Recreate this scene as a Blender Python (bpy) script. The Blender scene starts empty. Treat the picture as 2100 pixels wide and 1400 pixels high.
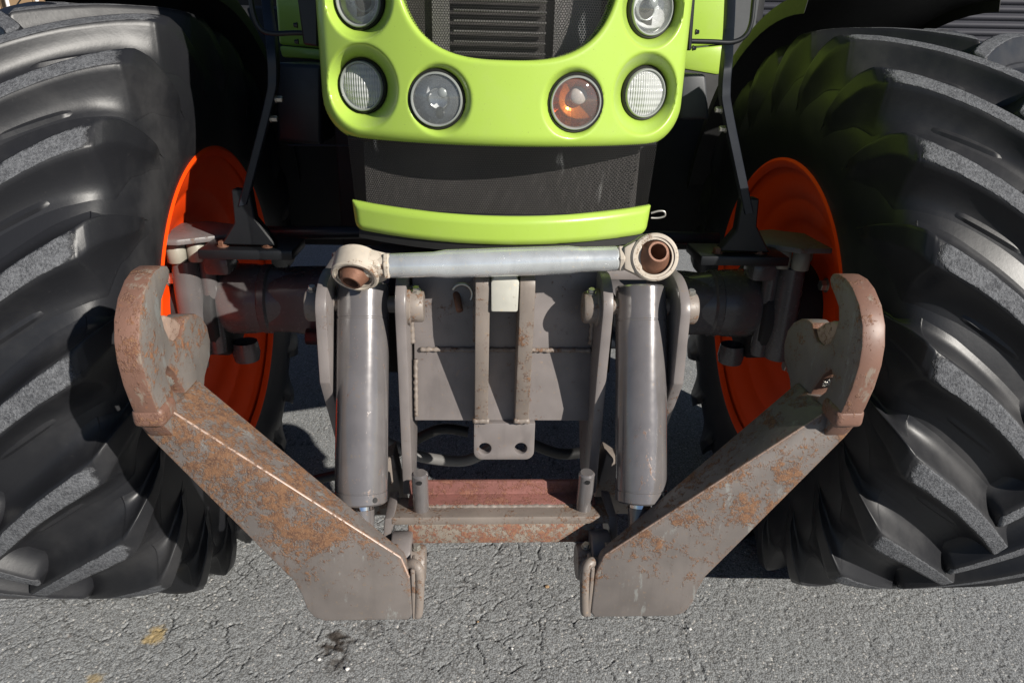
import bpy, bmesh, math, random
import numpy as np
from mathutils import Vector, Matrix
random.seed(4); RNG = np.random.default_rng(7)
S = bpy.context.scene
COL = S.collection
R = math.radians

# ------------------------------------------------------------------ camera
CAM = np.array([-.071, -1.719, 1.288]); FPX = 1446.
th, ps, ro = R(22), R(3.24), R(1.58)
Fv = np.array([math.sin(ps)*math.cos(th), math.cos(ps)*math.cos(th), -math.sin(th)])
Rv = np.array([math.cos(ps), -math.sin(ps), 0.]); Uv = np.cross(Rv, Fv)
Rv, Uv = Rv*math.cos(ro)+Uv*math.sin(ro), Uv*math.cos(ro)-Rv*math.sin(ro)
cd = bpy.data.cameras.new('camera'); cam = bpy.data.objects.new('camera', cd); COL.objects.link(cam)
cd.sensor_width = 36; cd.lens = 36*FPX/2100; cd.clip_start = .02; cd.clip_end = 500
cam.matrix_world = Matrix(((Rv[0], Uv[0], -Fv[0], CAM[0]), (Rv[1], Uv[1], -Fv[1], CAM[1]), (Rv[2], Uv[2], -Fv[2], CAM[2]), (0, 0, 0, 1)))
S.camera = cam

# ------------------------------------------------------------------ sky, sun, exposure
SUN_AZ, SUN_EL = R(44), R(26.5)          # azimuth from the tractor's nose direction (-y) towards +x
w = bpy.data.worlds.new('World'); S.world = w; w.use_nodes = True
nt = w.node_tree; bg = nt.nodes['Background']
sk = nt.nodes.new('ShaderNodeTexSky'); sk.sky_type = 'NISHITA'; sk.sun_disc = False; sk.air_density = .55; sk.dust_density = .15; sk.ozone_density = 1.2
sk.sun_elevation = SUN_EL; sk.sun_rotation = math.pi-SUN_AZ
nt.links.new(sk.outputs[0], bg.inputs[0]); bg.inputs[1].default_value = .05
sd = bpy.data.lights.new('sun', 'SUN'); sd.energy = 5.0; sd.angle = R(.53); sd.color = (1, .95, .87)
sun = bpy.data.objects.new('sun', sd); COL.objects.link(sun)
sv = Vector((math.sin(SUN_AZ)*math.cos(SUN_EL), -math.cos(SUN_AZ)*math.cos(SUN_EL), math.sin(SUN_EL)))
sun.rotation_euler = sv.to_track_quat('Z', 'Y').to_euler(); sun.location = sv*8
S.view_settings.view_transform = 'Standard'; S.view_settings.look = 'None'
S.view_settings.exposure = .42; S.view_settings.gamma = 1; S.view_settings.use_curve_mapping = False
S.render.engine = 'CYCLES'; S.cycles.max_bounces = 6; S.cycles.diffuse_bounces = 1; S.cycles.glossy_bounces = 3; S.cycles.transparent_max_bounces = 12

# ------------------------------------------------------------------ pixel -> place helpers (2100 x 1400 picture)
def ray(x, y): return Fv+Rv*(x-1050)/FPX-Uv*(y-700)/FPX
def atY(x, y, Y): r = ray(x, y); return Vector(CAM+r*(Y-CAM[1])/r[1])
def atZ(x, y, Z): r = ray(x, y); return Vector(CAM+r*(Z-CAM[2])/r[2])
def atX(x, y, X): r = ray(x, y); return Vector(CAM+r*(X-CAM[0])/r[0])

# ------------------------------------------------------------------ materials
def lin(h):
    h = h.lstrip('#'); o = []
    for i in (0, 2, 4):
        c = int(h[i:i+2], 16)/255; o.append(c/12.92 if c <= .04045 else ((c+.055)/1.055)**2.4)
    return (*o, 1)
class N:
    """small node-tree builder"""
    def __init__(s, name):
        s.m = bpy.data.materials.new(name); s.m.use_nodes = True; s.t = s.m.node_tree
        s.b = s.t.nodes['Principled BSDF']; s.out = s.t.nodes['Material Output']
        s.pos = s.t.nodes.new('ShaderNodeNewGeometry').outputs['Position']
    def n(s, typ, **kw):
        x = s.t.nodes.new(typ)
        for k, v in kw.items(): setattr(x, k, v)
        return x
    def l(s, a, b): s.t.links.new(a, b)
    def put(s, sock, v):
        if hasattr(v, 'is_linked') or hasattr(v, 'links'): s.l(v, sock)
        else: sock.default_value = v
    def noise(s, scale, detail=4, rough=.55, vec=None, out=0, dist=0):
        x = s.n('ShaderNodeTexNoise'); x.inputs['Scale'].default_value = scale; x.inputs['Detail'].default_value = detail
        x.inputs['Roughness'].default_value = rough; x.inputs['Distortion'].default_value = dist
        s.l(vec if vec is not None else s.pos, x.inputs['Vector']); return x.outputs[out]
    def vor(s, scale, feature='F1', out='Distance', vec=None):
        x = s.n('ShaderNodeTexVoronoi', feature=feature); x.inputs['Scale'].default_value = scale
        s.l(vec if vec is not None else s.pos, x.inputs['Vector']); return x.outputs[out]
    def math(s, op, a, b=None, c=None, clamp=False):
        x = s.n('ShaderNodeMath', operation=op, use_clamp=clamp)
        for i, v in enumerate((a, b, c)):
            if v is not None: s.put(x.inputs[i], v)
        return x.outputs[0]
    def ramp(s, f, lo, hi, a=0., b=1.):
        x = s.n('ShaderNodeMapRange', interpolation_type='SMOOTHSTEP')
        s.put(x.inputs[0], f)
        for i, v in enumerate((lo, hi, a, b)): s.put(x.inputs[i+1], v)
        return x.outputs[0]
    def mix(s, f, a, b):
        x = s.n('ShaderNodeMix', data_type='RGBA'); s.put(x.inputs[0], f); s.put(x.inputs[6], a); s.put(x.inputs[7], b); return x.outputs[2]
    def mixf(s, f, a, b):
        x = s.n('ShaderNodeMix', data_type='FLOAT'); s.put(x.inputs[0], f); s.put(x.inputs[2], a); s.put(x.inputs[3], b); return x.outputs[0]
    def scalev(s, v):
        x = s.n('ShaderNodeVectorMath', operation='MULTIPLY'); s.l(s.pos, x.inputs[0]); x.inputs[1].default_value = v; return x.outputs[0]
    def attr(s, name): return s.n('ShaderNodeAttribute', attribute_name=name).outputs['Fac']
    def bump(s, h, dist, strength=1.):
        x = s.n('ShaderNodeBump'); x.inputs['Strength'].default_value = strength; x.inputs['Distance'].default_value = dist
        s.l(h, x.inputs['Height']); s.l(x.outputs[0], s.b.inputs['Normal']); return x
    def set(s, **kw):
        mp = dict(col='Base Color', rough='Roughness', metal='Metallic', spec='Specular IOR Level', coat='Coat Weight', coatr='Coat Roughness', trans='Transmission Weight', ior='IOR', alpha='Alpha')
        for k, v in kw.items(): s.put(s.b.inputs[mp[k]], v)
        return s
def C(r, g, b): return (r, g, b, 1)

def paint_rust(name, base, amount, scale=14, rustA=C(.195, .098, .050), rustB=C(.10, .051, .033), rough=.32, bare=None, bare_amt=.0, zlo=None, zhi=None, stretch=(1, 1, 1), edge=0., relief=.8):
    """weathered machine paint: 'amount' 0..1 of rust break-through, fine speckle and larger blooms"""
    m = N(name); v = m.scalev(stretch)
    big = m.noise(scale, 3, .62, v); fine = m.noise(scale*13, 3, .75, v); mid = m.noise(scale*4, 3, .65, v, dist=.6)
    f = m.math('ADD', m.math('MULTIPLY', big, .38), m.math('ADD', m.math('MULTIPLY', mid, .27), m.math('MULTIPLY', fine, .35)))
    f = m.math('ADD', f, m.math('MULTIPLY', m.math('SUBTRACT', m.noise(scale*.33, 2, .5), .5), .22))
    f = m.math('ADD', f, m.math('MULTIPLY', m.ramp(m.noise(scale*7, 3, .6, m.scalev((.25, 1, 3))), .66, .74), .05))
    if zlo is not None:
        sx = m.n('ShaderNodeSeparateXYZ'); m.l(m.pos, sx.inputs[0])
        f = m.math('ADD', f, m.ramp(sx.outputs[2], zlo, zhi, -.14, .03))
    if edge:
        bv = m.n('ShaderNodeBevel', samples=2); bv.inputs['Radius'].default_value = .012
        ge = m.n('ShaderNodeNewGeometry'); dt = m.n('ShaderNodeVectorMath', operation='DOT_PRODUCT'); m.l(bv.outputs[0], dt.inputs[0]); m.l(ge.outputs['True Normal'], dt.inputs[1])
        f = m.math('ADD', f, m.math('MULTIPLY', m.ramp(dt.outputs['Value'], .995, .86), edge))
    t = .66-.27*amount
    mask = m.math('MULTIPLY', m.ramp(f, t-.02, t+.075), .94)
    rc = m.mix(m.ramp(m.noise(scale*5, 2), .35, .65), rustA, rustB)
    rc = m.mix(m.ramp(m.noise(scale*22, 2), .45, .7), rc, C(.235, .132, .072))
    pc = m.mix(m.ramp(m.noise(scale*.8, 2), .3, .75), base, tuple(c*.80 for c in base[:3])+(1,))
    pc = m.mix(m.ramp(m.noise(scale*6, 3, .7), .60, .72), pc, C(base[0]*1.12, base[1]*1.0, base[2]*.84))
    pc = m.mix(m.ramp(m.noise(9, 5, .7, m.scalev((5, 5, .8))),   .48, .74, 0., .3), pc, tuple(c*.55 for c in base[:3])+(1,))
    if bare is not None:
        pc = m.mix(m.ramp(m.noise(scale*1.6, 5, .7, m.scalev((1, 1, .35))), .62-bare_amt*.3, .70-bare_amt*.3), pc, bare)
    m.set(col=m.mix(mask, pc, rc), rough=m.mixf(mask, m.math('ADD', rough, m.math('MULTIPLY', m.noise(scale*4, 2), .12)), .78), spec=m.mixf(mask, .5, .25))
    m.bump(m.math('ADD', m.math('MULTIPLY', mask, m.math('ADD', .35, m.math('MULTIPLY', m.noise(scale*30, 2), .9))), m.math('MULTIPLY', m.noise(scale*2.5, 2), .25)), .0012, relief)
    return m.m
def simple(name, col, rough=.5, metal=0., var=.12, scale=25, bump=.0, spec=.5, coat=0.):
    m = N(name); d = tuple(c*(1-var*2) for c in col[:3])+(1,)
    m.set(col=m.mix(m.noise(scale, 5, .65), d, tuple(min(1, c*(1+var)) for c in col[:3])+(1,)), metal=metal, spec=spec, coat=coat)
    m.set(rough=m.math('ADD', rough-.07, m.math('MULTIPLY', m.noise(scale*2.2, 5, .7), .16)))
    if bump: m.bump(m.noise(scale*4, 4, .6), bump, .7)
    return m.m
M = {}
TAUPE = C(.20, .178, .172)
M['taupe'] = paint_rust('taupe_paint', TAUPE, .22, 22, rough=.3)
M['taupe_gloss'] = paint_rust('taupe_cylinder_paint', C(.17, .157, .156), .18, 18, rough=.13, stretch=(1, 1, .45), relief=.2)
_b = M['taupe_gloss'].node_tree.nodes['Principled BSDF']; _b.inputs['Coat Weight'].default_value = 1.; _b.inputs['Metallic'].default_value = .22; _b.inputs['Coat Roughness'].default_value = .085
M['taupe_rusty'] = paint_rust('taupe_rusty_edge', C(.225, .19, .165), .40, 20, rough=.4)
M['arm'] = paint_rust('rusty_arm_paint', C(.155, .137, .127), .55, 21, rough=.42, zlo=.44, zhi=.60, bare=C(.20, .20, .19), bare_amt=.1, edge=.10)
M['hook'] = paint_rust('worn_hook_steel', C(.185, .165, .150), .42, 20, rustA=C(.27, .115, .05), rustB=C(.13, .055, .03), rough=.38, bare=C(.20, .20, .19), bare_amt=.15, edge=.12)
M['hookrim'] = paint_rust('polished_rust_rim', C(.195, .105, .076), .5, 17, rustA=C(.185, .085, .046), rustB=C(.12, .058, .042), rough=.42, bare=C(.22, .175, .14), bare_amt=.2)
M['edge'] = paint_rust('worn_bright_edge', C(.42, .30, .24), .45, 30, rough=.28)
M['redrust'] = paint_rust('red_rust_bar', C(.22, .09, .075), .6, 34, rustA=C(.17, .055, .04), rustB=C(.27, .12, .09), rough=.6)
M['orangerust'] = paint_rust('orange_rust_bar', C(.26, .225, .185), .72, 30, rustA=C(.28, .135, .08), rustB=C(.19, .065, .05), rough=.6)
M['brownrust'] = simple('brown_ball_rust', C(.22, .105, .065), .55, .3, .25, 90, .0006)
M['cream'] = paint_rust('cream_cast_eye', C(.50, .44, .365), .34, 30, rustA=C(.32, .19, .10), rustB=C(.2, .1, .06), rough=.45)
M['zinc'] = paint_rust('zinc_tube', C(.78, .81, .82), .16, 22, rustA=C(.24, .12, .08), rough=.2, stretch=(.5, 1, 1.6))
M['zinc'].node_tree.nodes['Principled BSDF'].inputs['Metallic'].default_value = .6
M['whiteblock'] = paint_rust('worn_cream_block', C(.50, .49, .43), .2, 25, rough=.5)
M['bolt'] = simple('plated_bolt', C(.52, .5, .45), .35, .8, .1, 60)
M['spacer'] = simple('ivory_spacer', C(.30, .285, .235), .45, 0, .15, 30)
M['chrome'] = simple('chrome_rod', C(.8, .8, .82), .08, 1., .02)
M['black'] = simple('black_satin_paint', C(.008, .009, .011), .42, 0, .25, 14)
M['engine'] = simple('black_grimy_metal', C(.012, .012, .013), .7, 0, .3, 9, .001)
M['navy'] = simple('blue_black_steel', C(.012, .015, .022), .4, 0, .2, 20)
M['plastic'] = simple('black_plastic', C(.012, .012, .012), .55, 0, .15, 40)
M['darkgrey'] = simple('dark_grey_box', C(.055, .058, .065), .5, 0, .2, 25)
M['axle'] = paint_rust('axle_taupe_paint', C(.115, .106, .106), .12, 16, rough=.2)
M['greybrown'] = paint_rust('link_plate_paint', C(.16, .148, .147), .3, 24, rough=.4)
M['hose'] = simple('grey_rubber_hose', C(.16, .155, .15), .5, 0, .1, 40)
M['rim'] = simple('orange_red_rim_paint', C(1., .068, .004), .5, .1, .05, 12, spec=.15)
def green():
    m = N('lime_green_panel')
    m.set(col=m.mix(m.noise(7, 4), C(.34, .495, .072), C(.37, .53, .08)), rough=m.math('ADD', .27, m.math('MULTIPLY', m.noise(60, 4, .7), .08)), spec=.45, coat=.15)
    sp = m.ramp(m.noise(420, 2, .5), .735, .76); du = m.ramp(m.noise(12, 5, .7), .45, .8, 0., .16)
    old = m.b.inputs['Base Color'].links[0].from_socket; m.set(col=m.mix(sp, m.mix(du, old, C(.42, .47, .24)), C(.16, .17, .06)))
    m.bump(m.noise(350, 2), .00025, .35); return m.m
M['green'] = green()

def rubber():
    m = N('tyre_rubber')
    wear = m.attr('wear'); n1 = m.noise(38, 5, .7); n2 = m.noise(230, 3, .7); sc = m.noise(95, 6, .75, m.scalev((1, 2.5, .8)))
    mk = m.ramp(m.math('ADD', wear, m.math('MULTIPLY', m.math('SUBTRACT', n1, .5), 1.1)), .36, .72)
    dust = m.ramp(m.noise(4.2, 5, .65), .42, .78)
    dark = m.mix(dust, C(.014, .0145, .017), C(.037, .0365, .038))
    dark = m.mix(m.ramp(sc, .62, .75), dark, C(.045, .044, .044))
    top = m.mix(m.ramp(m.math('ADD', m.math('MULTIPLY', n2, .55), m.math('MULTIPLY', m.noise(55, 6, .75), .45)), .36, .64), C(.05, .052, .058), C(.15, .155, .166))
    top = m.mix(m.ramp(m.noise(700, 2), .63, .70), top, C(.22, .22, .23))
    m.set(col=m.mix(mk, dark, top), rough=m.mixf(mk, m.mixf(dust, .40, .60), .8), spec=m.mixf(mk, .36, .3))
    h = m.math('ADD', m.math('MULTIPLY', mk, m.math('ADD', m.math('MULTIPLY', n2, 1.2), m.math('MULTIPLY', sc, .9))), m.math('MULTIPLY', n1, .15))
    m.bump(h, .003, .85); return m.m
M['rubber'] = rubber()

def asphalt():
    m = N('weathered_asphalt')
    cell = m.n('ShaderNodeTexVoronoi'); cell.inputs['Scale'].default_value = 235; m.l(m.pos, cell.inputs['Vector'])
    g = m.n('ShaderNodeSeparateColor'); m.l(cell.outputs['Color'], g.inputs[0])
    base = m.mix(g.outputs[0], C(.235, .245, .249), C(.355, .367, .370))
    base = m.mix(m.ramp(m.noise(3.2, 5, .6), .3, .7), base, m.mix(.5, base, C(.25, .255, .26)))
    base = m.mix(m.ramp(cell.outputs['Distance'], .42, .75), base, C(.15, .15, .147))
    base = m.mix(m.ramp(g.outputs[1], .968, .975), base, C(.5, .485, .46))
    base = m.mix(m.ramp(m.noise(14, 4, .7), .68, .78), base, C(.30, .24, .21))
    base = m.mix(m.attr('crack'), base, C(.035, .035, .036))
    base = m.mix(m.attr('stain'), base, C(.42, .30, .12))
    base = m.mix(m.attr('oil'), base, C(.05, .042, .036))
    m.set(col=base, rough=.88, spec=.35)
    m.bump(m.math('SUBTRACT', m.math('MULTIPLY', m.noise(420, 3, .7), .6), m.math('MULTIPLY', cell.outputs['Distance'], .8)), .0016, .75)
    return m.m
M['asphalt'] = asphalt()

def mesh_mat():
    m = N('perforated_black_mesh'); m.t.nodes.remove(m.out); out = m.n('ShaderNodeOutputMaterial')
    P = .0040; q = .00346
    def lattice(ox, oz):
        s = m.n('ShaderNodeSeparateXYZ'); m.l(m.pos, s.inputs[0])
        fx = m.math('SUBTRACT', m.math('FRACT', m.math('ADD', m.math('DIVIDE', s.outputs[0], P), 100+ox)), .5)
        fz = m.math('SUBTRACT', m.math('FRACT', m.math('ADD', m.math('DIVIDE', s.outputs[2], 2*q), 100+oz)), .5)
        return m.math('SQRT', m.math('ADD', m.math('POWER', m.math('MULTIPLY', fx, P), 2), m.math('POWER', m.math('MULTIPLY', fz, 2*q), 2)))
    d = m.math('MINIMUM', lattice(0, 0), lattice(.5, .5))
    hole = m.math('LESS_THAN', d, .00168)
    scuff = m.math('MULTIPLY', m.ramp(m.noise(16, 2, .5, m.scalev((1.3, 1, .5))), .66, .70), m.ramp(m.noise(60, 4, .7, m.scalev((1, 1, .3))), .40, .6))
    dust = m.ramp(m.noise(6, 4), .35, .7)
    m.set(col=m.mix(scuff, m.mix(dust, C(.014, .0135, .013), C(.028, .027, .026)), C(.14, .14, .137)), rough=.62, spec=.12)
    tr = m.n('ShaderNodeBsdfTransparent'); mx = m.n('ShaderNodeMixShader')
    m.l(hole, mx.inputs[0]); m.l(m.b.outputs[0], mx.inputs[1]); m.l(tr.outputs[0], mx.inputs[2]); m.l(mx.outputs[0], out.inputs[0]); return m.m
M['mesh'] = mesh_mat()

def glass(name, tint=(.97, .98, .98, 1), flute=None, haze=.0):
    m = N(name); m.t.nodes.remove(m.b); tr = m.n('ShaderNodeBsdfTransparent'); tr.inputs[0].default_value = tint
    gl = m.n('ShaderNodeBsdfGlossy'); gl.inputs['Roughness'].default_value = .03 if flute is None else .12
    fr = m.n('ShaderNodeFresnel'); fr.inputs[0].default_value = 1.5
    mx = m.n('ShaderNodeMixShader'); m.l(m.math('ADD', fr.outputs[0], .05), mx.inputs[0]); m.l(tr.outputs[0], mx.inputs[1]); m.l(gl.outputs[0], mx.inputs[2]); o = mx.outputs[0]
    if haze:
        df = m.n('ShaderNodeBsdfDiffuse'); df.inputs[0].default_value = C(.60, .62, .60)
        m2 = m.n('ShaderNodeMixShader'); m2.inputs[0].default_value = haze; m.l(o, m2.inputs[1]); m.l(df.outputs[0], m2.inputs[2]); o = m2.outputs[0]
    m.l(o, m.out.inputs[0])
    if flute is not None:
        s = m.n('ShaderNodeSeparateXYZ'); m.l(m.pos, s.inputs[0])
        wx = m.math('SINE', m.math('MULTIPLY', s.outputs[0], flute)); wz = m.math('SINE', m.math('MULTIPLY', s.outputs[2], flute*.42))
        b = m.n('ShaderNodeBump'); b.inputs['Distance'].default_value = .0006; m.l(m.math('ADD', wx, m.math('MULTIPLY', wz, .8)), b.inputs['Height'])
        m.l(b.outputs[0], gl.inputs['Normal'])
        if haze: m.l(b.outputs[0], df.inputs['Normal'])
    return m.m
M['glass'] = glass('clear_lamp_glass', haze=.10); M['fluted'] = glass('fluted_lamp_glass', flute=1500, haze=.7)
M['reflector'] = simple('lamp_reflector', C(.95, .96, .95), .26, .25, .05, 45)
M['amber'] = simple('amber_reflector', C(.80, .20, .012), .26, .5, .15, 40)
M['frosted'] = simple('frosted_bulb', C(.50, .43, .38), .3, 0, .2, 260)
M['bezel'] = simple('grey_bezel', C(.34, .36, .34), .3, .3, .06)
M['wall'] = simple('dark_wall_cladding', C(.045, .045, .056), .5, 0, .12, 3)
M['tan'] = simple('tan_plank_wall', C(.30, .195, .105), .85, 0, .15, 2)
M['white'] = simple('white_pole_paint', C(.72, .70, .67), .5, 0, .06, 10)
M['core'] = simple('dusty_cooler_core', C(.06, .055, .052), .8, 0, .5, 420)
M['fin'] = simple('cooler_fins', C(.19, .18, .175), .5, .4, .3, 300)

# ------------------------------------------------------------------ mesh helpers
def mesh_obj(name, bm, mat, parent=None, smooth=35, kind=None):
    bmesh.ops.recalc_face_normals(bm, faces=bm.faces)
    me = bpy.data.meshes.new(name); bm.to_mesh(me); bm.free()
    return link(name, me, mat, parent, smooth, kind)
def link(name, me, mat, parent=None, smooth=35, kind=None):
    if mat is not None and not me.materials: me.materials.append(M[mat] if isinstance(mat, str) else mat)
    if smooth and len(me.polygons):
        me.polygons.foreach_set('use_smooth', [True]*len(me.polygons))
        if smooth < 180: me.set_sharp_from_angle(angle=R(smooth))
    o = bpy.data.objects.new(name, me); COL.objects.link(o)
    if parent is not None: o.parent = parent
    if kind: o['kind'] = kind
    return o
def empty(name, loc=(0, 0, 0), parent=None):
    o = bpy.data.objects.new(name, None); o.location = loc; o.empty_display_size = .1; COL.objects.link(o)
    if parent is not None: o.parent = parent
    return o
def tag(o, label, cat, group=None):
    o['label'] = label; o['category'] = cat
    if group: o['group'] = group
    return o
def bevel(bm, off, seg=2, ang=30):
    if off <= 0: return
    bmesh.ops.recalc_face_normals(bm, faces=bm.faces)
    es = [e for e in bm.edges if len(e.link_faces) == 2 and e.calc_face_angle(0) > R(ang)]
    bmesh.ops.bevel(bm, geom=es, offset=off, offset_type='OFFSET', segments=seg, profile=.5, affect='EDGES', clamp_overlap=True)
def box(bm, c, s, rot=None):
    m = Matrix.Translation(Vector(c))
    if rot is not None: m = m @ rot.to_4x4()
    bmesh.ops.create_cube(bm, size=1, matrix=m @ Matrix.Diagonal((*s, 1)))
def prism(bm, pts, ext, holes=()):
    """closed outline of 3-D points (coplanar) pushed along vector ext; holes are further outlines"""
    ext = Vector(ext)
    if not holes:
        a = [bm.verts.new(Vector(p)) for p in pts]; b = [bm.verts.new(Vector(p)+ext) for p in pts]
        bm.faces.new(a); bm.faces.new(b[::-1]); n = len(a)
        for i in range(n): bm.faces.new((a[i], b[i], b[(i+1) % n], a[(i+1) % n]))
        return
    loops = []
    for k in (Vector((0, 0, 0)), ext):
        es = []; ls = []
        for lp in (pts, *holes):
            vs = [bm.verts.new(Vector(p)+k) for p in lp]; ls.append(vs)
            es += [bm.edges.new((vs[i], vs[(i+1) % len(vs)])) for i in range(len(vs))]
        bmesh.ops.triangle_fill(bm, use_beauty=True, use_dissolve=False, edges=es); loops.append(ls)
    for va, vb in zip(*loops):
        n = len(va)
        for i in range(n): bm.faces.new((va[i], vb[i], vb[(i+1) % n], va[(i+1) % n]))
def frame(d):
    d = Vector(d).normalized(); u = d.orthogonal().normalized(); return u, d.cross(u), d
def lathe(bm, prof, o, d, segs=40, a0=0, a1=2*math.pi):
    """profile of (distance along axis, radius) turned about the axis through o in direction d"""
    u, v, d = frame(d); o = Vector(o); full = abs(a1-a0-2*math.pi) < 1e-6
    rings = []
    for t, r in prof:
        if r < 1e-5: rings.append([bm.verts.new(o+d*t)]); continue
        k = segs if full else segs+1
        rings.append([bm.verts.new(o+d*t+(u*math.cos(a0+(a1-a0)*i/segs)+v*math.sin(a0+(a1-a0)*i/segs))*r) for i in range(k)])
    for A, B in zip(rings[:-1], rings[1:]):
        n = max(len(A), len(B)); rng = range(n if full else n-1)
        for i in rng:
            j = (i+1) % n
            if len(A) == 1 and len(B) == 1: continue
            if len(A) == 1: bm.faces.new((A[0], B[i], B[j]))
            elif len(B) == 1: bm.faces.new((A[i], B[0], A[j]))
            else: bm.faces.new((A[i], B[i], B[j], A[j]))
def rod(bm, a, b, r, r2=None, segs=28, ch=.0015):
    a, b = Vector(a), Vector(b); L = (b-a).length; r2 = r if r2 is None else r2
    lathe(bm, [(0, 0), (0, r-ch), (ch, r), (L-ch, r2), (L, r2-ch), (L, 0)], a, b-a, segs)
def tube(bm, pts, r, segs=14, closed=False, wob=0):
    P = [Vector(p) for p in pts]; n = len(P); rings = []
    t0 = (P[1]-P[0]).normalized(); u = t0.orthogonal().normalized()
    for i, p in enumerate(P):
        t = ((P[(i+1) % n]-P[i-1]) if closed else (P[min(i+1, n-1)]-P[max(i-1, 0)])).normalized()
        u = (u-t*u.dot(t)).normalized(); v = t.cross(u)
        rr = (r[i] if hasattr(r, '__len__') else r)*(1+wob*random.uniform(-1, 1))
        rings.append([bm.verts.new(p+(u*math.cos(2*math.pi*k/segs)+v*math.sin(2*math.pi*k/segs))*rr) for k in range(segs)])
    for i in range(n if closed else n-1):
        A, B = rings[i], rings[(i+1) % n]
        for k in range(segs): bm.faces.new((A[k], A[(k+1) % segs], B[(k+1) % segs], B[k]))
    if not closed: bm.faces.new(rings[0][::-1]); bm.faces.new(rings[-1])
def smooth_path(pts, k=8):
    P = [Vector(p) for p in pts]; out = []
    for i in range(len(P)-1):
        p0, p1, p2, p3 = P[max(i-1, 0)], P[i], P[i+1], P[min(i+2, len(P)-1)]
        for j in range(k):
            t = j/k; out.append(.5*((2*p1)+(p2-p0)*t+(2*p0-5*p1+4*p2-p3)*t*t+(3*p1-p0-3*p2+p3)*t**3))
    out.append(P[-1]); return out
def hexbolt(bm, c, d, r=.011, h=.009):
    u, v, d = frame(d); c = Vector(c)
    lathe(bm, [(0, 0), (0, r*1.25), (.002, r*1.25), (.002, r)], c, d, 20)
    lathe(bm, [(.002, r), (h-.0015, r), (h, r*.85), (h, 0)], c, d, 6)
def weld(parent, a, b, r=.004, mat='taupe_rusty', name='weld_bead'):
    a, b = Vector(a), Vector(b); n = max(8, int((b-a).length/.004)); bm = bmesh.new()
    tube(bm, [a.lerp(b, i/n)+Vector([random.uniform(-.0007, .0007) for _ in range(3)]) for i in range(n+1)],
         [r*(.82+.22*((i % 3) == 1)+random.uniform(-.1, .12)) for i in range(n+1)], 8)
    return mesh_obj(name, bm, mat, parent, 180)
def grid_mesh(name, V, nu, nv, closed_u=False):
    """V array (nu, nv, 3) -> mesh"""
    idx = np.arange(nu*nv).reshape(nu, nv)
    a = idx if closed_u else idx[:-1]; b = np.roll(idx, -1, 0) if closed_u else idx[1:]
    F = np.stack([a[:, :-1], b[:, :-1], b[:, 1:], a[:, 1:]], -1).reshape(-1, 4)
    return raw_mesh(name, V.reshape(-1, 3), F)
def raw_mesh(name, V, F):
    me = bpy.data.meshes.new(name); me.vertices.add(len(V)); me.vertices.foreach_set('co', np.ascontiguousarray(V, dtype=np.float32).ravel())
    me.loops.add(F.size); me.loops.foreach_set('vertex_index', F.ravel().astype(np.int32))
    me.polygons.add(len(F)); me.polygons.foreach_set('loop_start', np.arange(0, F.size, F.shape[1], dtype=np.int32))
    me.update(calc_edges=True); me.validate(); return me
def fattr(me, name, v):
    a = me.attributes.new(name, 'FLOAT', 'POINT'); a.data.foreach_set('value', np.ascontiguousarray(v, dtype=np.float32).ravel())
def copy_tree(o, parent=None):
    c = o.copy(); COL.objects.link(c); c.parent = parent
    for ch in o.children: copy_tree(ch, c)
    return c

# ------------------------------------------------------------------ noise in numpy
def vnoise(x, y, seed):
    r = np.random.default_rng(seed); T = r.random((256, 256)); xi = np.floor(x).astype(int); yi = np.floor(y).astype(int)
    fx = x-xi; fy = y-yi; fx = fx*fx*(3-2*fx); fy = fy*fy*(3-2*fy); g = lambda a, b: T[a & 255, b & 255]
    return (g(xi, yi)*(1-fx)+g(xi+1, yi)*fx)*(1-fy)+(g(xi, yi+1)*(1-fx)+g(xi+1, yi+1)*fx)*fy
def fbm(x, y, seed, o=4):
    s = 0; a = .5
    for i in range(o): s = s+a*vnoise(x*2**i, y*2**i, seed+i); a *= .5
    return s/(1-.5**o)
def worley(x, y, seed):
    r = np.random.default_rng(seed); JX = r.random((256, 256)); JY = r.random((256, 256))
    xi = np.floor(x).astype(int); yi = np.floor(y).astype(int); f1 = np.full(x.shape, 9.); f2 = f1.copy()
    for i in (-1, 0, 1):
        for j in (-1, 0, 1):
            a = (xi+i) & 255; b = (yi+j) & 255; d = np.hypot(xi+i+JX[a, b]-x, yi+j+JY[a, b]-y)
            f2 = np.minimum(f2, np.maximum(f1, d)); f1 = np.minimum(f1, d)
    return f1, f2

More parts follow.
